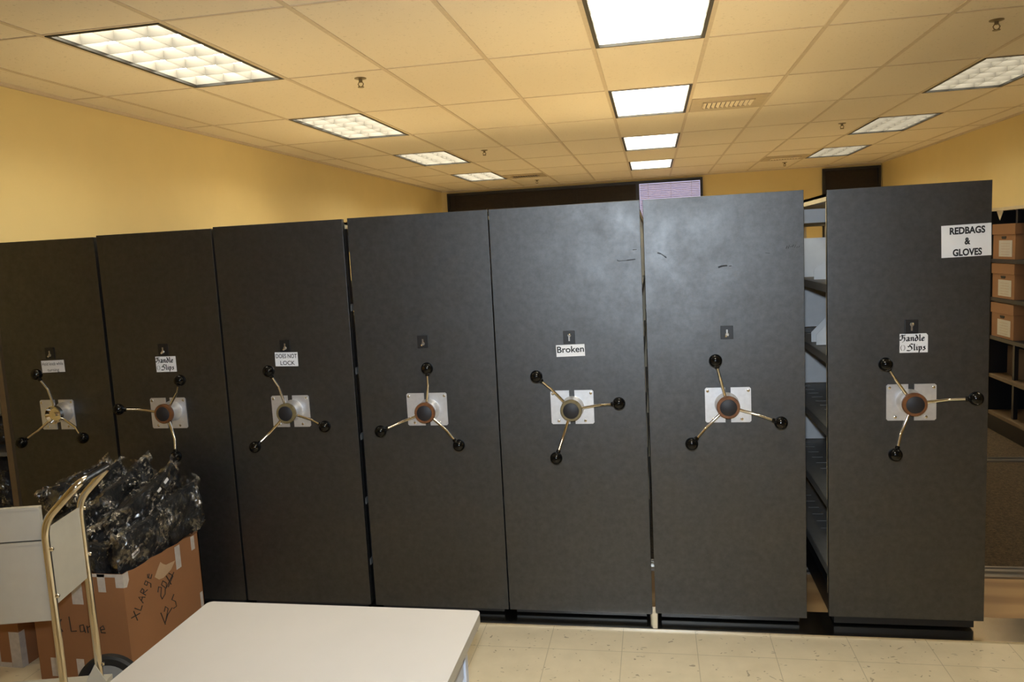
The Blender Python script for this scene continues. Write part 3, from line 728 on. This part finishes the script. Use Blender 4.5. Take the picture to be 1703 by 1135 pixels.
for wx in (-.005, -BL + .14):
    for wyy in (.055, W_ + .075 if wx > -.1 else W_ - .04):
        r_ = .118 if wyy > W_ else .07
        wx_ = wx + (.0 if wyy > W_ else -.10)
        wh = MB().lathe([(r_ - .03, -.014), (r_ - .008, -.018), (r_, -.010), (r_, .010), (r_ - .008, .018), (r_ - .03, .014)], (wx_, wyy, r_), n=40).build('wheel', M['rubber'], t, smooth=True)
        MB().lathe([(r_ - .034, -.016), (r_ - .05, -.010), (.03, -.010), (.022, -.026), (.016, -.030)], (wx_, wyy, r_), n=32).build('wheel_hub', M['hub_grey'], wh, smooth=True)
        MB().box(wx_ - .012, wx_ + .012, wyy - .026, wyy - .022 + (.05 if wyy < W_ else 0), r_ - .012, .172).build('wheel_fork', M['cream'], wh) if wyy < W_ else MB().tube([(wx_, wyy - .03, r_), (wx_, W_ - .02, r_)], .008, 12).build('axle', M['chrome'], wh)
MB().box(-.02, .01, W_ - .02, W_ + .0, .118 - .012, .168).build('axle_bracket', M['cream'], t)

# ------------------------------------------------------------------ table
t = thing('work_table', 'white laminate table in the foreground, cut off by the bottom edge', 'table', (-.565, 1.30, 0))
tx, ty0, ty1 = .386, -.75, .555
def rounded(x0, x1, y0, y1, r_, n=5):
    out = []
    for cx_, cy_, a0 in ((x1 - r_, y1 - r_, 0), (x0 + r_, y1 - r_, 90), (x0 + r_, y0 + r_, 180), (x1 - r_, y0 + r_, 270)):
        out += [(cx_ + r_ * math.cos(R(a0 + 90 * k / n)), cy_ + r_ * math.sin(R(a0 + 90 * k / n))) for k in range(n + 1)]
    return out
MB().prism(rounded(-tx, tx, ty0, ty1, .016), .7385, .7405, 'z').build('table_top', M['table'], t)
MB().prism(rounded(-tx, tx, ty0, ty1, .016), .712, .7385, 'z').build('edge_band', M['table_edge'], t)
for x in (-tx + .03, tx - .055):
    for y in (ty0 + .05, ty1 - .075):
        MB().box(x, x + .026, y, y + .026, 0, .712).build('leg', M['table_leg'], t, bevel=.003)
MB().box(-tx + .05, tx - .06, ty1 - .065, ty1 - .05, .55, .712).build('apron', M['table_leg'], t)
MB().box(tx - .046, tx - .034, ty0 + .08, ty1 - .08, .60, .712).build('apron', M['table_leg'], t)

# ------------------------------------------------------------------ right fixed shelving with archive boxes
FX = 2.95
t = thing('fixed_shelving', 'static dark shelving run along the right wall, holding archive boxes', 'shelving unit', (FX, 3.30, 0))
fw, fl_ = .90, 4.2
MB().box(.02, fw, .0, fl_, 0, .13).build('plinth', M['black_metal'], t)
for z in (.17, .475, .785, 1.095, 1.40): MB().box(.0, fw, 0, fl_, z - .03, z).build('shelf', M['black_metal' if z > .6 else 'brown_post'], t, bevel=.002)
for y in (2.1, 3.503): MB().box(-.006, fw - .01, y, y + .006, .13, 1.775).build('end_sheet', M['black_metal'], t)
MB().box(-.01, fw, 0, fl_, 1.775, 1.80).build('top_cover', M['post'], t)
for k in range(5):
    y = .0 + (fl_ - .03) * k / 4
    for x in (.03, fw - .04): MB().box(x, x + .03, y, y + .03, .13, 1.775).build('upright', M['black_metal'], t)
MB().box(fw - .01, fw, 0, fl_, .13, 1.775).build('back_sheet', M['black_metal'], t)
MB().prism([(3.30, 1.775), (3.42, 1.775), (3.36, 1.70)], .0, .004, 'x').build('bracket', M['post'], t)
def archive(x, y, z, label):
    o = thing('archive_box', label, 'storage box', (x, y, z), group='archive boxes on the right shelving')
    L, Wd, Hh = .39, .385, .265
    MB().box(0, L, 0, Wd, 0, Hh - .001).build('box_body', M['card2'], o, bevel=.002)
    MB().box(-.006, L + .006, -.006, Wd + .006, Hh - .075, Hh + .006).build('lid', M['card2'], o, bevel=.003)
    MB().prism([(Wd / 2 - .04, .165), (Wd / 2 - .03, .155), (Wd / 2 + .03, .155), (Wd / 2 + .04, .165), (Wd / 2 + .04, .176), (Wd / 2 - .04, .176)], -.0015, .0, 'x').build('hand_hole', M['black_edge'], o)
    lb = MB().box(-.0015, 0, .05, .275, .02, .145).build('paper_label', M['paper'], o)
    lb.data.materials[0] = M['cream']
    ln = MB()
    for i in range(5): ln.box(-.0022, -.0015, .09, .235, .036 + i * .021, .0375 + i * .021)
    ln.build('ruled_lines', M['lid'], lb)
    MB().box(.10, .17, -.0012, 0, .12, .135).build('printed_mark', M['ink'], o)
    return o
for z, lb in ((.785, 'lowest of the three brown archive boxes at the right photo edge'), (1.095, 'middle of the three brown archive boxes at the right photo edge'), (1.40, 'topmost brown archive box at the right edge, level with the REDBAGS sheet')):
    archive(FX + .008, 6.405, z + .0005, lb)
t2 = MB().box(0, .38, 0, .62, 0, .235).build('storage_carton', M['dark_card'], bevel=.004, loc=(FX + .10, 6.10, .4755)); tag(t2, 'dark brown carton on the shelf below the three archive boxes', 'storage box')
s = slab(.34, .16, .22, 31, .02, (14, 8, 4)); s = s.build('black_sack', M['garment'], loc=(FX + .25, 6.25, .285), smooth=True); tag(s, 'dark crumpled sack on the lowest right shelf', 'sack')

# ------------------------------------------------------------------ camera and light
cam = bpy.data.cameras.new('camera'); co = bpy.data.objects.new('camera', cam); col.objects.link(co)
cam.sensor_width = 36; cam.lens = 1285.6 / 1703 * 36; cam.clip_start = .05; cam.clip_end = 60
yaw, pit, rol = -.184, -.116, -.052
r_ = Vector((math.cos(yaw), -math.sin(yaw), 0)); f_ = Vector((math.sin(yaw) * math.cos(pit), math.cos(yaw) * math.cos(pit), math.sin(pit)))
u_ = r_.cross(f_); rr_ = r_ * math.cos(rol) + u_ * math.sin(rol); uu_ = u_ * math.cos(rol) - r_ * math.sin(rol)
mt = Matrix((rr_, uu_, -f_)).transposed().to_4x4(); mt.translation = Vector((.285, 0, 1.661)); co.matrix_world = mt
scene.camera = co
# the camera's own flash
sp = bpy.data.lights.new('camera_flash', 'SPOT'); so = bpy.data.objects.new('camera_flash', sp); col.objects.link(so)
sp.energy = 262; sp.color = (.75, .87, 1.0); sp.spot_size = R(100); sp.spot_blend = 1.0; sp.shadow_soft_size = .03
ms = mt.copy(); ms.translation = Vector((.285, 0, 1.661)) + uu_ * .11 + f_ * .02; so.matrix_world = ms

wd = bpy.data.worlds.new('world'); scene.world = wd; wd.use_nodes = True; wd.node_tree.nodes['Background'].inputs[0].default_value = (.5, .5, .6, 1); wd.node_tree.nodes['Background'].inputs[1].default_value = .1
scene.view_settings.view_transform = 'Standard'; scene.view_settings.look = 'None'; scene.view_settings.gamma = 1; scene.view_settings.use_curve_mapping = False
scene.view_settings.exposure = 0
scene.cycles.use_denoising = True
scene.cycles.max_bounces = 10; scene.cycles.diffuse_bounces = 6
